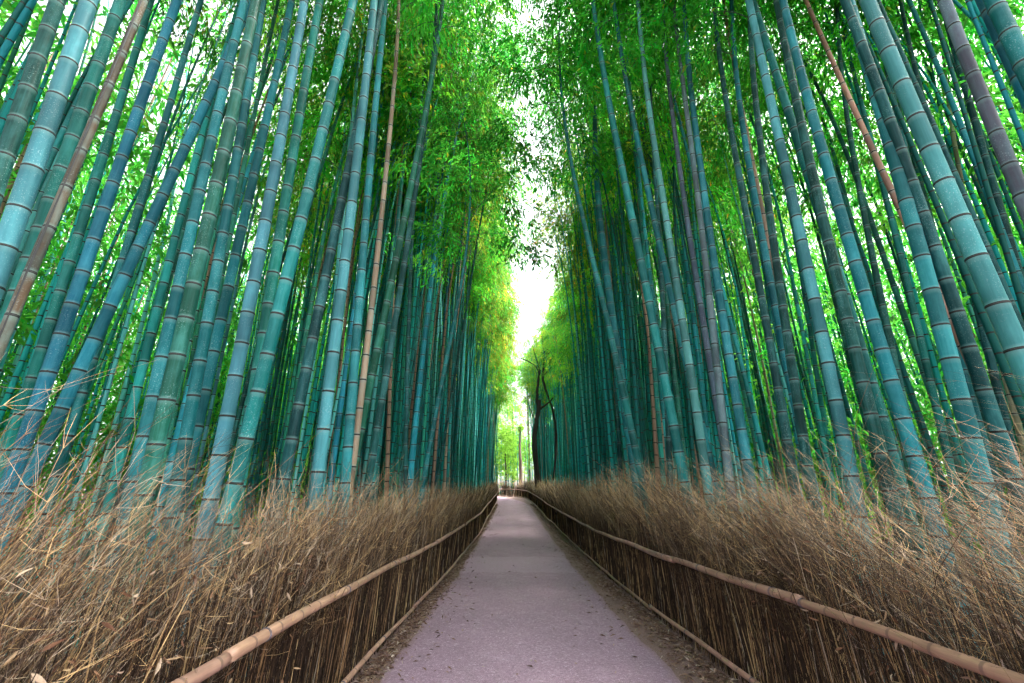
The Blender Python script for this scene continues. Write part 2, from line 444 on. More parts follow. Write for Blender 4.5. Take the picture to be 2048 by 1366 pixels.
BAMBOO_XY, LAST = [], [None]
def bamboo(base, lean, arch_az, rad, height, k, color, label, group, leafcol=(1, 1, 1), rings=False, crown=True):
    """lean: Vector the culm points along; arch_az: compass bearing in which the top bends over"""
    root = link('bamboo', None, label=label, category='bamboo', group=group)
    z = Vector(lean).normalized()
    q = Vector((0, 0, 1)).rotation_difference(z)
    root.rotation_mode = 'QUATERNION'
    root.rotation_quaternion = q @ Matrix.Rotation(arch_az, 3, 'Z').to_quaternion()
    root.location = base
    sz = height / H0
    me, rad = culm_mesh(k, rad)
    c = link('culm', me, root); c.scale = (1, 1, sz); c.color = (*color, 1)
    s = SHAPES[k]
    if rings:
        for zz in s['zs']:
            p = spine(np.array([zz]), s['amt'], s['wig'])[0]
            w = Vector(base) + root.rotation_quaternion @ Vector((p[0], p[1], p[2] * sz))
            d = w - Vector((0, 0, CAM_H))
            up = d.z * math.cos(PITCH) - d.y * math.sin(PITCH); f = d.z * math.sin(PITCH) + d.y * math.cos(PITCH)
            if f < 0.2 or abs(d.x / f) > 1.2 or abs(up / f) > 0.82: continue     # only the nodes the frame can show
            n_ = link('node', RING, c)
            n_.location = p
            rr = rad * float(culm_radius(zz)); n_.scale = (rr, rr, 1.0 / sz)
    b = link('branches', s['branches'], root, kind='stuff'); b.scale = (1, 1, sz)
    if crown:
        f = link('crown', s['crown'], root); f.scale = (1, 1, sz); f.color = (*leafcol, 1)
    BAMBOO_XY.append((base[0], base[1])); LAST[0] = root.name
    return root

TEAL, BLUE, PALE = (0.005, 0.125, 0.116), (0.006, 0.132, 0.155), (0.045, 0.205, 0.205)
DARK, GREEN, TAN = (0.004, 0.055, 0.050), (0.007, 0.092, 0.060), (0.27, 0.185, 0.130)
GREY, BROWN, SKYB = (0.090, 0.118, 0.150), (0.085, 0.052, 0.040), (0.014, 0.160, 0.212)

# x and y of a low and a high point on the culm in the photograph, width there, thickness in metres, colour, label
FRONT = [
 (23,436,179,0,52,.15,PALE,'thick pale grey-green bamboo leaning across the upper left corner'),
 (10,300,118,10,40,.13,DARK,'dark blue bamboo left of the thick pale one in the upper left corner'),
 (15,635,241,15,42,.14,TEAL,'dark mottled bamboo just behind the thick pale one at the left edge'),
 (82,492,272,0,27,.078,BROWN,'dry brown bamboo with a dark split down it, upper left'),
 (77,700,308,0,27,.12,TEAL,'teal bamboo right beside the dry brown split one'),
 (36,881,364,0,40,.14,BLUE,'thick blue-teal bamboo two to the right of the dry brown one'),
 (277,410,405,0,17,.09,TEAL,'slim teal bamboo in front of the bright leaves left of the slanting bluish one'),
 (15,1076,489,5,40,.14,SKYB,'bluish bamboo slanting farthest of all across the left grove'),
 (320,830,512,0,38,.14,GREEN,'thick dark green bamboo, brownish low down, left grove'),
 (280,860,425,287,32,.13,BLUE,'speckled blue-teal bamboo left of the thick dark green one'),
 (365,890,476,282,29,.13,TEAL,'teal bamboo just right of the thick dark green one'),
 (390,912,574,0,27,.13,BLUE,'straight bluish bamboo between two paler teal ones, left grove'),
 (430,932,605,25,35,.15,PALE,'pale speckled bamboo with wide foot, left grove above the feathery twigs'),
 (475,930,648,0,30,.14,TEAL,'teal bamboo leaning close beside the pale speckled wide-footed one'),
 (543,656,700,25,27,.13,TEAL,'teal bamboo crossing before a white gap of sky, left grove'),
 (580,940,711,235,26,.14,DARK,'dark green-black bamboo left of two pale straight ones'),
 (630,970,747,0,28,.15,PALE,'pale thick bamboo right of the dark green-black one'),
 (681,994,778,0,22,.13,SKYB,'pale blue straight bamboo just left of the tan dry one'),
 (699,958,808,0,15,.10,TAN,'tan dry slender bamboo standing in the left grove'),
 (717,912,886,0,18,.13,GREEN,'dark teal bamboo just right of the tan dry one, left grove'),
 (740,930,850,236,15,.12,DARK,'very dark slim bamboo second right of the tan dry one, left grove'),
 (850,950,978,333,11,.11,TEAL,'thin bamboo bending out over the lane from the left grove'),
 (2025,656,1753,0,54,.16,PALE,'thickest pale bamboo slanting across the upper right'),
 (1983,1070,1697,0,50,.17,SKYB,'thick blue speckled bamboo left of the thickest pale one, right grove'),
 (1850,994,1573,0,38,.15,BLUE,'thick blue-green bamboo speckled low down, second left of the thickest pale one'),
 (1778,912,1502,0,31,.15,TEAL,'dark teal bamboo slanting behind two speckled blue ones, right grove'),
 (1686,560,1558,0,24,.13,DARK,'dark bamboo crossed by a slanting teal one, upper right'),
 (1717,1066,1543,215,33,.15,PALE,'pale whitish-blue bamboo whose foot shows lowest through the right twigs'),
 (1600,840,1445,0,21,.14,BLUE,'blue-teal bamboo just right of the thin tan one, right grove'),
 (1610,912,1440,0,15,.11,TAN,'thin tan dry bamboo crossing the others in the right grove'),
 (1494,907,1358,0,21,.15,SKYB,'bright blue-teal bamboo between the purplish grey and the thin tan one'),
 (1527,640,1425,25,16,.12,DARK,'dark slim bamboo behind the thin tan one, right grove'),
 (1573,615,1497,41,18,.12,DARK,'dark bamboo behind the blue-teal one beside the tan one, right grove'),
 (1445,855,1348,50,16,.12,GREY,'purplish grey bamboo in the middle of the right grove'),
 (2048,354,1907,0,38,.13,GREY,'mottled grey-blue bamboo in the upper right corner'),
 (2048,205,1958,0,38,.13,BLUE,'blue bamboo right of the mottled grey-blue one, upper right corner'),
 (2048,85,2009,0,42,.14,BLUE,'bamboo cut off by the upper right corner of the picture'),
 (1953,640,1794,0,18,.11,DARK,'dark bamboo half hidden behind the thickest pale one, upper right'),
 (2040,845,1845,0,17,.11,TAN,'tan brown bamboo near the right edge'),
 (2035,564,1881,0,20,.12,DARK,'very dark bamboo right of the tan brown one near the right edge'),
 (1768,590,1661,31,15,.11,DARK,'thin dark bamboo before a white sky gap, right grove'),
 (1825,640,1676,26,15,.11,TEAL,'thin teal bamboo just right of the thin dark one, right grove'),
 (1907,640,1779,143,18,.12,TEAL,'teal bamboo directly left of the thickest pale one'),
 (1345,871,1183,0,20,.16,TEAL,'gently curving teal bamboo, second right of the lane'),
 (1265,891,1142,0,20,.17,BLUE,'gently curving bluish bamboo, nearest thick one right of the lane'),
 (1209,640,1075,61,12,.12,TEAL,'thin bamboo bowing farthest over the lane from the right grove'),
 (1395,800,1219,0,16,.13,TEAL,'teal bamboo crossing another high up, right grove'),
 (1370,700,1270,0,16,.13,PALE,'pale teal bamboo crossing behind another high up, right grove'),
 (1420,700,1316,0,13,.11,GREY,'slim pinkish grey bamboo left of the bright blue-teal one'),
 (1332,800,1300,240,11,.10,DARK,'thin dark upright bamboo near the crossing pair, right grove'),
]
for idx, (xl, yl, xu, yu, w, D, colr, label) in enumerate(FRONT):
    side = -1 if xl < 1024 else 1
    rl, ru = ray(xl, yl), ray(xu, yu)
    stretch = math.sqrt(1 + ((xl - 1024) / FPX) ** 2)
    d = FPX * D * 0.90 * stretch / w
    lim = (XL - 0.35) if side < 0 else (XR + 0.35)      # stay behind the fence
    y0 = d * rl[1]
    for _ in range(60):
        pl, pu = rl * y0 / rl[1], ru * y0 / ru[1]
        g = float(ground_h(y0)) - CAM_H
        v = (pu - pl) / (pu[2] - pl[2])
        foot = pl + v * (g - pl[2])
        if side * foot[0] > side * lim: break
        y0 *= 1.03
    dd = y0 / rl[1]
    rad = 0.5 * w * dd / FPX / stretch
    foot[2] += CAM_H
    zl = pl[2] + CAM_H - foot[2]
    rad = rad / float(culm_radius(max(0, zl)))
    col = [c * random.uniform(0.72, 1.0) for c in colr]
    k = [2, 4, 7, 1][idx % 4]
    hgt = {21: 11.0, 45: 15.0}.get(idx, random.uniform(17.5, 21.0))
    bamboo(foot, v, math.pi if side < 0 else 0, rad, hgt, k, col, label,
           'front row bamboo left of the lane' if side < 0 else 'front row bamboo right of the lane', rings=True)
    if idx == 3: split_root, split_rad = bpy.context.scene.objects[LAST[0]], rad

# the dark slit down the dry brown bamboo, on the side towards the lane
qz = np.linspace(1.2, 9.0, 40); rq = split_rad * culm_radius(qz)
SP = spine(qz, SHAPES[1]['amt'], SHAPES[1]['wig'])
to_cam = split_root.rotation_quaternion.inverted() @ Vector((-split_root.location.x * .35, -split_root.location.y, 0)).normalized()
SP = SP + np.array(to_cam)[None] * (rq * 0.90)[:, None]
V, F, _ = tubes(SP[None], (rq * 0.24 * (1 + .3 * np.sin(qz * 7)))[None], 6)
cul = [c for c in split_root.children if c.name.startswith('culm')][0]
link('split', mesh_np('split', V, F, [M_NODE], True), cul)

ONES = 'first second third fourth fifth sixth seventh eighth ninth tenth eleventh twelfth thirteenth fourteenth fifteenth sixteenth seventeenth eighteenth nineteenth'.split()
def ordinal(i):
    if i < 20: return ONES[i - 1]
    return {20: 'twentieth', 30: 'thirtieth'}[i] if i % 10 == 0 else {2: 'twenty-', 3: 'thirty-'}[i // 10] + ONES[i % 10 - 1]
def fill_color():
    w, c = random.choice([('teal', TEAL), ('bright teal', TEAL), ('bluish', BLUE), ('dark', DARK), ('dark green', GREEN), ('teal', TEAL), ('pale', PALE), ('green', GREEN), ('bright blue', BLUE)])
    f = 1.7 if w in ('bright teal', 'bright blue', 'green') else 1.15
    if random.random() < 0.035: w, c = 'tan', TAN
    return w, [x * f * random.uniform(0.88, 1.12) for x in c]

def scatter(n, xr, yr, side, label, group, mind, inner_bias=1.5, radr=(.045, .068), keepc=1.0):
    placed, tries, made = 0, 0, {}
    while placed < n and tries < 20000:
        tries += 1
        x = side * (xr[0] + (xr[1] - xr[0]) * random.random() ** inner_bias)
        y = yr[0] + (yr[1] - yr[0]) * random.random()
        if side > 0 and 19 < y < 47: x += 1.5                # room for the crooked tree
        if any((x - a) ** 2 + (y - b) ** 2 < mind * mind for a, b in BAMBOO_XY): continue
        az = (0 if side < 0 else math.pi) + random.gauss(0, 0.7)
        lean = (-side * random.gauss(0.012, 0.03), random.gauss(0, 0.03), 1)
        shape = random.randrange(8)
        if side > 0 and y > 19: az, lean = random.gauss(0, .9), (random.gauss(-0.005, .012), random.gauss(0, .02), 1)
        if side < 0 and y > 9: shape = random.choice([2, 4, 5, 0, 7, 3] if y > 17 else [1, 2, 4, 7])
        lf = random.uniform(0.6, 1.35)
        rad = random.uniform(*radr)
        word, col = fill_color()
        p0 = np.array([x, y, float(ground_h(y)) - CAM_H]); dv = np.array(lean)
        best = None                                      # where it crosses the level of the picture's centre, or its foot
        for zz in np.linspace(0, 14, 57):
            q = p0 + dv * zz; f = q[1] * math.cos(PITCH) + q[2] * math.sin(PITCH); uy = q[2] * math.cos(PITCH) - q[1] * math.sin(PITCH)
            if best is None or abs(uy / f) < best[0]: best = (abs(uy / f), 50 + 100 * q[0] / f * FPX / 2048)
        pc = round(best[1], 1)
        if not -3 < pc < 103: continue
        o = bamboo((x, y, float(ground_h(y)) - 0.02), lean, az, rad, random.uniform(16.5, 21.5), shape, col,
               'bamboo', group, (lf * random.choice([.8, 1.0, 1.2, 1.7, 2.6] if y < 15 else [1.2, 1.8, 2.6, 3.4]), lf, lf * random.uniform(.7, 1.3)), crown=random.random() < keepc)
        placed += 1
        made.setdefault(word, []).append((best[1] if side < 0 else -best[1], o))
    for word, lst in made.items():                       # count those of one colour from the near end inwards
        for i_, (_, o) in enumerate(sorted(lst, key=lambda p: p[0])): o['label'] = label % (ordinal(i_ + 1), word)

scatter(76, (1.95, 3.9), (8.5, 56), -1, '%s %s bamboo in the row behind the left fence, counted from the near end', 'row along the left fence', 0.33, 1.0, (.048, .074))
scatter(70, (2.62, 4.6), (8.5, 60), 1, '%s %s bamboo in the row behind the right fence, counted from the near end', 'row along the right fence', 0.33, 1.0, (.048, .074))
scatter(52, (3.3, 9), (3.0, 22), -1, '%s %s bamboo deeper in the left grove, counted from the left edge', 'inner left grove', 0.5, 1.2, keepc=.7)
scatter(52, (3.9, 10), (3.0, 22), 1, '%s %s bamboo deeper in the right grove, counted from the right edge', 'inner right grove', 0.5, 1.2, keepc=.7)

# ------------------------------------------------------------------ the rest of the grove: too many to count
def thicket(name, label, X, Y, seed, n_clump, side):
    root = link(name, None, label=label, category='bamboo grove', kind='stuff')
    r = np.random.default_rng(seed)
    n = len(X); Hh = r.uniform(14, 20, n); K = 9
    t = np.linspace(0, 1, K)
    off = (np.clip(t - 0.4, 0, None) ** 2 * 5)[None] * r.uniform(0.1, 0.8, n)[:, None]
    az = r.normal(0, 0.9, n) + (0 if side < 0 else math.pi)
    lean = r.normal(0, 0.03, (n, 2))
    Z0 = ground_h(Y)
    P = np.stack([X[:, None] + off * np.cos(az)[:, None] + lean[:, :1] * t * Hh[:, None], Y[:, None] + off * np.sin(az)[:, None] + lean[:, 1:] * t * Hh[:, None], Z0[:, None] + t[None] * Hh[:, None]], -1)
    R = r.uniform(0.040, 0.066, n)[:, None] * (1 - 0.8 * t)[None]
    V, F, own = tubes(P, R, 6)
    pal = np.array([TEAL, BLUE, DARK, GREEN, TEAL, PALE, DARK]); cc = pal[r.integers(0, 7, n)] * r.uniform(1.3, 3.0, (n, 1))
    cc[r.random(n) < 0.05] = TAN
    along = np.repeat((t[None] * Hh[:, None] / 0.31 + r.random(n)[:, None]).reshape(-1), 6)
    link('culms', mesh_np('culms', V, F, [M_FAR], True, cc[own], {'along': along}), root, kind='stuff')
    # leaves of these: fans round points of their upper halves; young low growth at the outer margin of the grove
    far = np.abs(X) > 9
    pick = np.where(r.random(n_clump) < .88, r.choice(np.where(far)[0], n_clump) if far.any() else r.integers(0, n, n_clump), r.integers(0, n, n_clump))
    tt = r.uniform(0.52, 1.0, n_clump)
    ax = np.abs(X[pick])
    low = r.random(n_clump) < (.6 if side == 0 else np.clip((ax - 8) / 8, 0, .62))
    tt = np.where(low, r.uniform(0.07, 0.6, n_clump), tt)
    kk = tt * (K - 1); k0 = np.minimum(kk.astype(int), K - 2); fr = (kk - k0)[:, None]
    C = P[pick, k0] * (1 - fr) + P[pick, k0 + 1] * fr + r.normal(size=(n_clump, 3)) * np.array([0.9, 0.9, 0.6])
    big = np.where(ax > 9, 1.75, 1.0)
    if side != 0:
        ok = C[:, 0] * side > (2.0 if side < 0 else np.where((C[:, 1] > 19) & (C[:, 1] < 47), 3.9, 2.3))
        C, big = C[ok], big[ok]
    m = len(C); per = 22
    sub = 4                                              # sprigs in a clump
    C4 = np.repeat(C, sub, 0) + r.normal(size=(m * sub, 3)) * np.array([.30, .30, .16]) * np.repeat(big, sub)[:, None]
    ax3 = np.stack([r.normal(size=m * sub), r.normal(size=m * sub), r.normal(0, .25, m * sub)], 1)
    per = 6
    Cc, Dd, L = sprays(r, C4, ax3, per, 0.42, 0.17)
    bg4 = np.repeat(big, sub * per); L = L * bg4
    V, F = leaves(Cc, Dd, L, L * 0.31, np.array([0, 0, 1.0]))
    per = sub * per
    g = np.repeat(r.uniform(0.6, 1.35, m), per); yl = np.repeat(np.clip(r.normal(1.1, 0.4, m), 0.5, 2.5), per)
    link('foliage', mesh_np('foliage', V, F, [M_GROVE], False, np.repeat(np.stack([g * yl, g, g], 1), 4, 0)), root, kind='stuff')

for sgn in (-1, 1):
    r = np.random.default_rng(31 + sgn)
    nc = 2300
    ax = (2.05 if sgn < 0 else 2.7) + np.where(r.random(nc) < .36, 3.6, 25.0) * r.random(nc)
    yy = r.uniform(1, 58 if sgn < 0 else 62, nc)
    ax = ax + (1.7 if sgn > 0 else 0) * ((yy > 19) & (yy < 47))
    keep = (ax > 6.5) | (yy > 11)
    thicket('bamboo_thicket', 'mass of thin bamboo and bright leaves filling the back of the %s grove' % ('left' if sgn < 0 else 'right'), sgn * ax[keep], yy[keep], 41 + sgn, 13500, sgn)
r = np.random.default_rng(77)
thicket('bamboo_thicket', 'thin pale bamboo standing beyond the bend at the end of the lane', r.uniform(-16, 12, 240), r.uniform(72, 94, 240), 78, 3600, 0)

# ------------------------------------------------------------------ trees at the far end
def tree(base, limbs, label, bark, leaf_n, leaf_pts, leafcol, spread=0.6, lsize=0.2):
    """limbs: list of (points, radii); the first is the trunk"""
    root = link('tree', None, label=label, category='tree'); root.location = base
    def smooth(pts, rad, K=14):
        pts, rad = np.array(pts, float), np.array(rad, float)
        s = np.linspace(0, len(pts) - 1, K)
        q = np.stack([np.interp(s, np.arange(len(pts)), pts[:, c]) for c in range(3)], 1)
        for _ in range(2): q[1:-1] = 0.25 * q[:-2] + 0.5 * q[1:-1] + 0.25 * q[2:]
        q[1:-1] += rng.normal(size=(K - 2, 3)) * 0.02
        return q, np.interp(s, np.arange(len(rad)), rad) * rng.uniform(0.92, 1.08, K)
    for n_, (pts, rad) in enumerate(limbs):
        q, rr = smooth(pts, rad)
        V, F, _ = tubes(q[None], rr[None], 10)
        V += rng.normal(size=V.shape) * 0.006
        c = np.array(bark)[None] * rng.uniform(0.7, 1.3, (len(V), 1))
        link('trunk' if n_ == 0 else 'limb', mesh_np('limb', V, F, [M_BARK], True, c), root)
    if leaf_n:
        per = leaf_n // len(leaf_pts)
        C = np.repeat(np.array(leaf_pts, float), per, 0)
        sub = rng.normal(size=(len(leaf_pts) * max(1, per // 14) , 3)) * spread
        idx = rng.integers(0, len(leaf_pts), len(sub))
        C = np.repeat(np.array(leaf_pts, float)[idx] + sub, 14, 0)
        C = C + rng.normal(size=C.shape) * 0.16
        D = rng.normal(size=C.shape) + np.array([0, 0, -0.3])
        L = rng.uniform(0.6, 1.2, len(C)) * lsize
        V, F = leaves(C, D, L, L * 0.45)
        g = np.repeat(rng.uniform(0.6, 1.3, len(sub)), 14)
        link('crown', mesh_np('crown', V, F, [M_TREELEAF], False, np.repeat(np.stack([g, g, g], 1), 4, 0) * np.array(leafcol)), root)
    return root

def px(x, y, Y):                                        # a point of the photograph at distance Y ahead
    r = ray(x, y); p = r * Y / r[1]
    return np.array([p[0], p[1], p[2] + CAM_H])

TY = 44.0
tb = px(1078, 972, TY); tb[2] = float(ground_h(TY))
P_ = lambda x, y, dy=0: px(x + 7, y, TY + dy) - tb
dark_limbs = [
 ([(0, 0, -0.1), P_(1069, 955), P_(1063, 925), P_(1061, 880), P_(1064, 850), P_(1069, 825), P_(1072, 800)], [.40, .33, .29, .28, .26, .24, .21]),
 ([P_(1070, 822), P_(1066, 795), P_(1069, 765), P_(1073, 740)], [.20, .17, .15, .09]),
 ([P_(1071, 760), P_(1072, 745), P_(1066, 733), P_(1050, 722), P_(1036, 717), P_(1018, 711)], [.10, .08, .06, .05, .04, .02]),
 ([P_(1073, 742), P_(1069, 728), P_(1062, 705), P_(1058, 690)], [.07, .05, .035, .015]),
 ([P_(1072, 818), P_(1082, 812, -.3), P_(1093, 803, -.5), P_(1104, 790, -.8)], [.13, .11, .08, .05]),
 ([P_(1092, 803, .2), P_(1087, 782, .3), P_(1078, 768, .4), P_(1078, 745, .5), P_(1083, 722, .6), P_(1081, 695, .7), P_(1076, 672, .9)], [.09, .13, .14, .14, .12, .10, .05]),
 ([P_(1080, 752, .5), P_(1092, 738, .4), P_(1108, 722, .2), P_(1125, 712, 0)], [.06, .05, .03, .015]),
 ([P_(1083, 716, .6), P_(1092, 705, .6), P_(1104, 692, .6)], [.05, .035, .015]),
 ([P_(1100, 960, 1.0), P_(1106, 890, 1.0), P_(1104, 850, .8), P_(1098, 815, .5), P_(1093, 803, .2)], [.10, .13, .14, .12, .10]),
 ([P_(1060, 835), P_(1053, 818), P_(1049, 795), P_(1048, 775)], [.05, .04, .03, .012]),
]
tree(tb, [(p_, [q_ * .86 for q_ in r_]) for p_, r_ in dark_limbs], 'dark crooked almost bare tree forking behind the right fence at the far end', (0.035, 0.028, 0.028), 1800,
     [P_(1050, 740, .5), P_(1042, 760, .5), P_(1060, 720, 1), P_(1056, 770, 1)], (0.7, 0.95, 0.9), 0.5, 0.16)

def far_tree(x, Y, top, width, label, bark, leafcol, n, rad=0.2, bare=0.35):
    b = px(x, 985, Y); b[2] = float(ground_h(Y))
    h = px(x, top, Y)[2] - b[2]
    tr = [((0, 0, -.1), (.1, 0, h * .3), (-.1, .1, h * .65), (.05, 0, h * .97))]
    limbs = [(tr[0], [rad, rad * .8, rad * .55, rad * .15])]
    pts = []
    for _ in range(11):
        f = random.uniform(bare, 0.95); a = random.uniform(0, 6.28); L = width * random.uniform(.5, 1.0) * (1.15 - f * .5)
        e = (math.cos(a) * L, math.sin(a) * L, h * f + L * .45)
        limbs.append(([(0, 0, h * f), (e[0] * .5, e[1] * .5, h * f + L * .3), e], [rad * .3, rad * .18, rad * .06]))
        pts += [e, (e[0] * .6, e[1] * .6, e[2] - .1)]
    tree(b, limbs, label, bark, n, pts, leafcol, width * .38, 0.30)

far_tree(1041, 68.5, 842, 0.5, 'straight grey-brown trunk rising just left of the dark crooked tree', (0.15, 0.11, 0.09), (1.1, 1.1, .8), 600, .33, .85)
far_tree(1011, 74, 860, 2.4, 'slim dark-stemmed tree with tiers of pale leaves at the lane end', (0.05, 0.042, 0.035), (1.0, 1.05, .8), 7000, .17, .25)
far_tree(1058, 82, 690, 4.0, 'pale green leafy tree behind the bend, right of the straight trunk', (0.07, 0.055, 0.045), (.8, 1.1, .8), 16000, .26, .12)
far_tree(992, 86, 720, 4.4, 'yellow-green leafy tree behind the bend, left of the slim dark stem', (0.07, 0.055, 0.045), (1.1, 1.15, .7), 16000, .26, .10)
far_tree(1026, 98, 790, 5.0, 'sunlit lime green tree farthest away at the end of the lane', (0.07, 0.055, 0.045), (1.2, 1.15, .7), 16000, .26, .06)

# ------------------------------------------------------------------ brush fences with bamboo rails
def fence_line(pts):
    pts = np.array(pts, float)
    for _ in range(3):                                   # round the corners
        q = [pts[0]]
        for a, b in zip(pts[:-1], pts[1:]): q += [a * .75 + b * .25, a * .25 + b * .75]
        pts = np.array(q + [pts[-1]])
    s = np.concatenate([[0], np.cumsum(np.linalg.norm(np.diff(pts, axis=0), axis=1))])
    def at(u):
        u = np.asarray(u, float)
        p = np.stack([np.interp(u, s, pts[:, 0]), np.interp(u, s, pts[:, 1])], -1)
        e = 0.25
        t = np.stack([np.interp(u + e, s, pts[:, 0]) - np.interp(u - e, s, pts[:, 0]), np.interp(u + e, s, pts[:, 1]) - np.interp(u - e, s, pts[:, 1])], -1)
        t /= np.linalg.norm(t, axis=-1, keepdims=True) + 1e-9
        return p, t
    return at, s[-1]

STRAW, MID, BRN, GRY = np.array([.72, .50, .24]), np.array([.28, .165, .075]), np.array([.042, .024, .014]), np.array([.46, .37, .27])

def brush_fence(side, line, label, top, stretch_top, dense_top):
    root = link('brush_fence', None, label=label, category='fence')
    at, total = fence_line(line)
    r = np.random.default_rng(51 if side < 0 else 53)
    out = np.array([-1.0, 1.0]) if side < 0 else np.array([1.0, -1.0])
    def frame(u):
        p, t = at(u)
        n = np.stack([-t[:, 1], t[:, 0]], 1) if side < 0 else np.stack([t[:, 1], -t[:, 0]], 1)   # away from the lane
        return p, t, n
    # bands of distance: start, end, sticks/m, feathers/m, thickness
    bands = [(0, 7, 430, 760, 0.85), (7, 13, 330, 470, 1.15), (13, 24, 220, 270, 1.8), (24, 45, 110, 130, 2.8), (45, total, 60, 80, 4.0)]
    SV, SF, SC, so = [], [], [], 0
    FV, FF, FC, fo = [], [], [], 0
    for (a, b, ns, nf, th) in bands:
        # upright sticks of the body
        n = int((b - a) * ns); u = r.uniform(a, b, n)
        p, t, nn = frame(u); g = ground_h(p[:, 1])
        depth = 0.02 + 0.28 * r.random(n) ** 1.1
        h0 = r.uniform(-0.03, 0.25, n) * (r.random(n) < .5); h1 = r.uniform(0.75, 1.45, n)
        lean = r.normal(0.14, 0.16, n); ln = r.normal(0.02, 0.06, n)
        q = np.linspace(0, 1, 4)
        hh = h0[:, None] + (h1 - h0)[:, None] * q
        bow = r.normal(0, 0.02, (n, 1)) * np.sin(q * math.pi)
        al = lean[:, None] * (hh - .3) + bow
        on = depth[:, None] + ln[:, None] * hh + bow * .5
        P = np.stack([p[:, :1] + t[:, :1] * al + nn[:, :1] * on, p[:, 1:] + t[:, 1:] * al + nn[:, 1:] * on, g[:, None] + hh], -1)
        R = (r.uniform(0.0022, 0.0052, n) * th)[:, None] * np.array([1.1, 1, .85, .6])
        V, F, own = tubes(P, R, 3)
        w = r.random((n, 1)); base = np.where(w < .70, BRN, np.where(w < .90, MID, np.where(w < .97, STRAW, GRY))) * r.uniform(.35, 1.0, (n, 1))
        SV.append(V); SF.append(F + so); SC.append(base[own]); so += len(V)
        # feathery tops: a stem and side twigs, all swept along the lane
        n = int((b - a) * nf); u = r.uniform(a - 0.8, b, n)
        u = u + 0.25 * np.sin(u * 2.4)                   # bundles
        p, t, nn = frame(u); g = ground_h(p[:, 1])
        depth = 0.01 + 0.30 * r.random(n)
        h0 = r.uniform(0.55, 1.25, n)
        lumps = 0.10 * np.sin(u * 1.9 + side) + 0.08 * np.sin(u * 4.3) + 0.07 * np.sin(u * 9.1 + 1) + (0.20 if side < 0 else 0.42) * np.clip((u - 4) / 5, 0, 1)
        long_ = r.random(n) < 0.22
        h1 = h0 + np.where(long_, r.uniform(0.6, stretch_top, n), r.uniform(0.30, dense_top, n)) + lumps
        sweep = r.normal(1.05, 0.42, n) if side > 0 else r.normal(0.60, 0.34, n)
        sweep = sweep + 0.22 * np.sin(u * 5.1 + 1.3 * side) + 0.18 * np.sin(u * 12.7) - 0.25 * np.clip((u - 5) / 5, 0, 1)
        sweep = np.where(r.random(n) < .07, -sweep * .5, sweep)
        spread = r.normal(0.10, 0.25, n)
        q = np.linspace(0, 1, 5)
        dh = (h1 - h0)[:, None]
        hh = h0[:, None] + dh * (q - 0.10 * q ** 3)
        al = sweep[:, None] * dh * (0.55 * q + 0.45 * q ** 2) + r.normal(0, .019, (n, 5)) * (q > 0)
        on = depth[:, None] + spread[:, None] * dh * q + r.normal(0, .019, (n, 5)) * (q > 0)
        P = np.stack([p[:, :1] + t[:, :1] * al + nn[:, :1] * on, p[:, 1:] + t[:, 1:] * al + nn[:, 1:] * on, g[:, None] + hh], -1)
        r0 = r.uniform(0.0014, 0.0029, n) * th * np.clip(.5 + .17 * u, .55, 1)
        V, F, own = tubes(P, r0[:, None] * np.array([1, .9, .75, .55, .3]), 3)
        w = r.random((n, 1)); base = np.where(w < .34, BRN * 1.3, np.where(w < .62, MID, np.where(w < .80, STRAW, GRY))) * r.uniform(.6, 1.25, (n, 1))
        tip = np.tile(np.repeat(q ** 1.9, 3), n)[:, None]       # dark brown low on the stem, paler towards the thin end
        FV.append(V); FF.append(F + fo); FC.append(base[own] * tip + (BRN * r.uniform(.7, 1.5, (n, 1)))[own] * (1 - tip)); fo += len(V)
        for _ in range(4 if th < 1.5 else (2 if th < 2 else 1)):
            s0 = r.integers(1, 4, n); idx = np.arange(n)
            o = P[idx, s0]; d = P[idx, s0 + 1] - P[idx, s0]; d /= np.linalg.norm(d, axis=1, keepdims=True) + 1e-9
            d2 = d + r.normal(size=(n, 3)) * 0.75; d2 /= np.linalg.norm(d2, axis=1, keepdims=True)
            Ls = r.uniform(0.04, 0.22, n)[:, None]
            Q = np.stack([o, o + d2 * Ls * .5, o + d2 * Ls + d * Ls * .15], 1)
            V, F, own = tubes(Q, r0[:, None] * np.array([.6, .5, .25]), 3)
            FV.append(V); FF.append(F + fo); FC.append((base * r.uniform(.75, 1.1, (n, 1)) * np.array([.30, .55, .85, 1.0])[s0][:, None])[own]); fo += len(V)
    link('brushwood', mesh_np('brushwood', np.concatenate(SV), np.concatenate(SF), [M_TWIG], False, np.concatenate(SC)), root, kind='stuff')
    link('feathery_twigs', mesh_np('feathery_twigs', np.concatenate(FV), np.concatenate(FF), [M_TWIG], False, np.concatenate(FC)), root, kind='stuff')
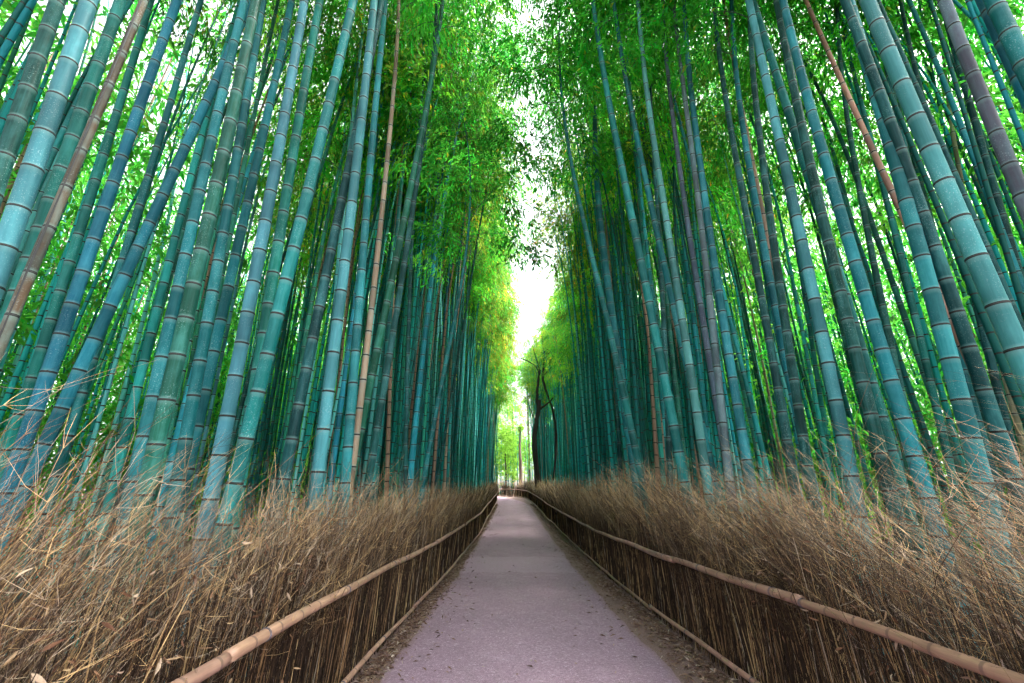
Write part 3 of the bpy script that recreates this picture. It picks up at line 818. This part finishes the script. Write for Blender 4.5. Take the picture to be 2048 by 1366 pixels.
    # rails: bamboo poles laid end to end, each a piece
    def rails(name, height, rad, seed, cuts):
        rr = np.random.default_rng(seed)
        for a, b in zip(cuts[:-1], cuts[1:]):
            b = min(b, total - .05)
            if a >= b: break
            us = np.arange(a - 0.06, b + 0.04, 0.10); p, t, nn = frame(us)
            hts = height + rr.normal(0, .012) + 0.012 * np.sin(us * .8 + seed) + 0.006 * np.sin(us * 2.3)
            offs = -rad - 0.012 + 0.012 * np.sin(us * .6 + seed) - 0.006 * rr.random()
            fat = rad * rr.uniform(.92, 1.12)
            step = rr.uniform(.26, .36); ph = rr.random() * step
            zz = [us[0], us[-1]] + [x + d for x in np.arange(us[0] + ph, us[-1], step) for d in (-.018, -.006, .006, .018)] + list(us[1:-1:3])
            zz = np.array(sorted(z for z in zz if us[0] <= z <= us[-1]))
            on = np.minimum.reduce([np.abs(zz - c) for c in np.arange(us[0] + ph, us[-1], step)] or [zz * 0 + 1])
            nd = (on < .008).astype(float)
            P = np.stack([np.interp(zz, us, p[:, 0] + nn[:, 0] * offs), np.interp(zz, us, p[:, 1] + nn[:, 1] * offs), np.interp(zz, us, ground_h(p[:, 1]) + hts)], -1)
            tap = np.linspace(1.06, .88, len(zz))
            R = fat * tap * (1 + .05 * nd)
            P = np.concatenate([P[:1], P, P[-1:]]); R = np.concatenate([[R[0] * .03], R, [R[-1] * .03]]); nd = np.concatenate([[0], nd, [0]])
            V, F, _ = tubes(P[None], R[None], 12)
            c = P[len(P) // 2]
            o = link(name, mesh_np(name, V - c, F, [M_RAIL], True, attrs={'node': np.repeat(nd, 12), 'along': np.repeat(np.linspace(0, 1, len(P)), 12)}), root)
            o.location = c; v = rr.uniform(.75, 1.15); o.color = (v, v * rr.uniform(.94, 1.02), v * rr.uniform(.9, 1.02), 1)
            if a < 22:                                   # wire ties round the pole
                for tu in np.arange(a + .35, b, rr.uniform(1.3, 1.7)):
                    kx = int(np.argmin(np.abs(zz - tu))) + 1
                    q = P[kx]; tdir = P[min(kx + 1, len(P) - 2)] - P[kx - 1]; tdir /= np.linalg.norm(tdir)
                    th = np.linspace(0, 2 * math.pi, 13); sd = np.cross(tdir, [0, 0, 1]); sd /= np.linalg.norm(sd); upv = np.cross(sd, tdir)
                    for e in (-.006, .006):
                        ring = tdir * e + (sd * np.cos(th)[:, None] + upv * np.sin(th)[:, None]) * (R[kx] * 1.06 + .001)
                        if e < 0: loop = ring
                        else: loop = np.concatenate([loop, ring])
                    V, F, _ = tubes(loop[None], np.full((1, len(loop)), .0018), 4)
                    o2 = link('tie', mesh_np('tie', V, F, [M_TIE], True), o); o2.location = q - c
    cut = [0, 2.7 if side < 0 else 3.75, 6.6, 9.9, 13.5, 17.0, 20.7, 24.5, 29, 34, 39, 44, 49, 54, 59, 64, 70]
    rails('upper_rail', 0.93 if side < 0 else 0.97, 0.035, 11 + side, cut)
    rails('lower_rail', 0.13, 0.024, 17 + side, [0, 4.4, 8.0, 11.4, 15.2, 19.0, 23, 27.5, 32, 37, 42, 47, 52, 57, 62, 70])
    return root, frame

L_LINE = [(XL, 0.2), (XL, 8), (XL + .02, 18), (XL + .16, 20.5), (XL + .05, 26), (XL, 40), (XL - .05, 55), (XL - .5, 59.5), (-3.5, 61.5), (-7, 62.5)]
R_LINE = [(XR, 0.2), (XR, 10), (XR + .08, 16), (XR - .02, 26), (XR, 40), (XR - .15, 52), (1.75, 59), (1.25, 63), (.3, 65.4), (-1.6, 66.6), (-6, 67.5)]
fence_l, frame_l = brush_fence(-1, L_LINE, 'brown brushwood fence with two bamboo rails along the left of the lane', 2.0, 1.15, 0.75)
fence_r, frame_r = brush_fence(1, R_LINE, 'tall feathery brushwood fence with two bamboo rails along the right of the lane', 2.3, 1.35, 0.95)

# dry bamboo leaves caught in the brushwood
def dry_leaf_mesh(k):
    r = np.random.default_rng(70 + k); n = 6
    q = np.linspace(0, 1, n); w = np.sin(np.clip(q * 1.02, 0, 1) ** .7 * math.pi) * .5 * r.uniform(.14, .22) + .004
    curl = r.uniform(-.5, .9); x = q; z = curl * q * (1 - q) + r.uniform(-.2, .2) * q ** 2
    tw = r.uniform(-1.0, 1.0) * q
    V = []
    for s in (-1, 0, 1):
        for i_ in range(n): V.append((x[i_], s * w[i_] * math.cos(tw[i_]), z[i_] + s * w[i_] * math.sin(tw[i_]) - (.05 if s == 0 else 0) * w[i_] * 6))
    F = [[s * n + i_, s * n + i_ + 1, (s + 1) * n + i_ + 1, (s + 1) * n + i_] for s in range(2) for i_ in range(n - 1)]
    base = [np.array([.27, .18, .10]), np.array([.19, .10, .055]), np.array([.36, .27, .19]), np.array([.13, .065, .036])][k % 4]
    return mesh_np('dry_leaf', np.array(V), np.array(F), [M_DRYLEAF], True, np.tile(base, (len(V), 1)) * r.uniform(.85, 1.15, (len(V), 1)))
DRY = [dry_leaf_mesh(k) for k in range(8)]
for fence, frame, n, umax in ((fence_l, frame_l, 300, 2.6), (fence_r, frame_r, 190, 3.4)):
    r = np.random.default_rng(n)
    u = 1.15 + umax * r.random(n) ** 1.5
    p, t, nn = frame(u)
    hgt = np.clip(r.normal(1.05, 0.24, n), 0.3, 1.6)
    for i_ in range(n):
        o = link('dry_leaf', DRY[r.integers(0, 8)], fence)
        d = r.uniform(-.07, .01) + max(0, hgt[i_] - 1.2) * .10
        o.location = (p[i_, 0] + nn[i_, 0] * d, p[i_, 1], hgt[i_])
        o.rotation_euler = (r.uniform(0, 6.28), r.uniform(-.6, 1.3), r.uniform(0, 6.28))
        s = r.uniform(.035, .08); o.scale = (s, s, s)

# fallen leaves along both margins
n = 24000
r = np.random.default_rng(91)
y = 2.0 + 46 * r.random(n) ** 1.6
sd = np.where(r.random(n) < .5, -1, 1)
wd = np.abs(r.normal(0, .11, n)) * np.where(r.random(n) < .07, 5.0, 1.0)
x = np.where(sd < 0, XL + .04 + wd, XR - .04 - wd * 1.7) + bend(y)
zz = ground_h(y) + .008 + .03 * r.random(n) ** 2 + np.where((x > PL) & (x < PR), .012, 0)
D = np.stack([r.normal(size=n), r.normal(size=n), r.normal(0, .18, n)], 1)
L = r.uniform(.04, .11, n)
V, F = leaves(np.stack([x, y, zz], 1), D, L, L * r.uniform(.16, .3, n), np.array([0, 0, 1.5]))
w = r.random((n, 1)); cc = np.where(w < .4, [.22, .13, .09], np.where(w < .75, [.11, .062, .044], np.where(w < .93, [.34, .24, .17], [.46, .37, .32]))) * r.uniform(.7, 1.2, (n, 1))
link('fallen_leaves', mesh_np('fallen_leaves', V, F, [M_DRYLEAF], False, np.repeat(cc, 4, 0)), kind='stuff',
     label='brown fallen leaves scattered along both edges of the lane', category='leaves')
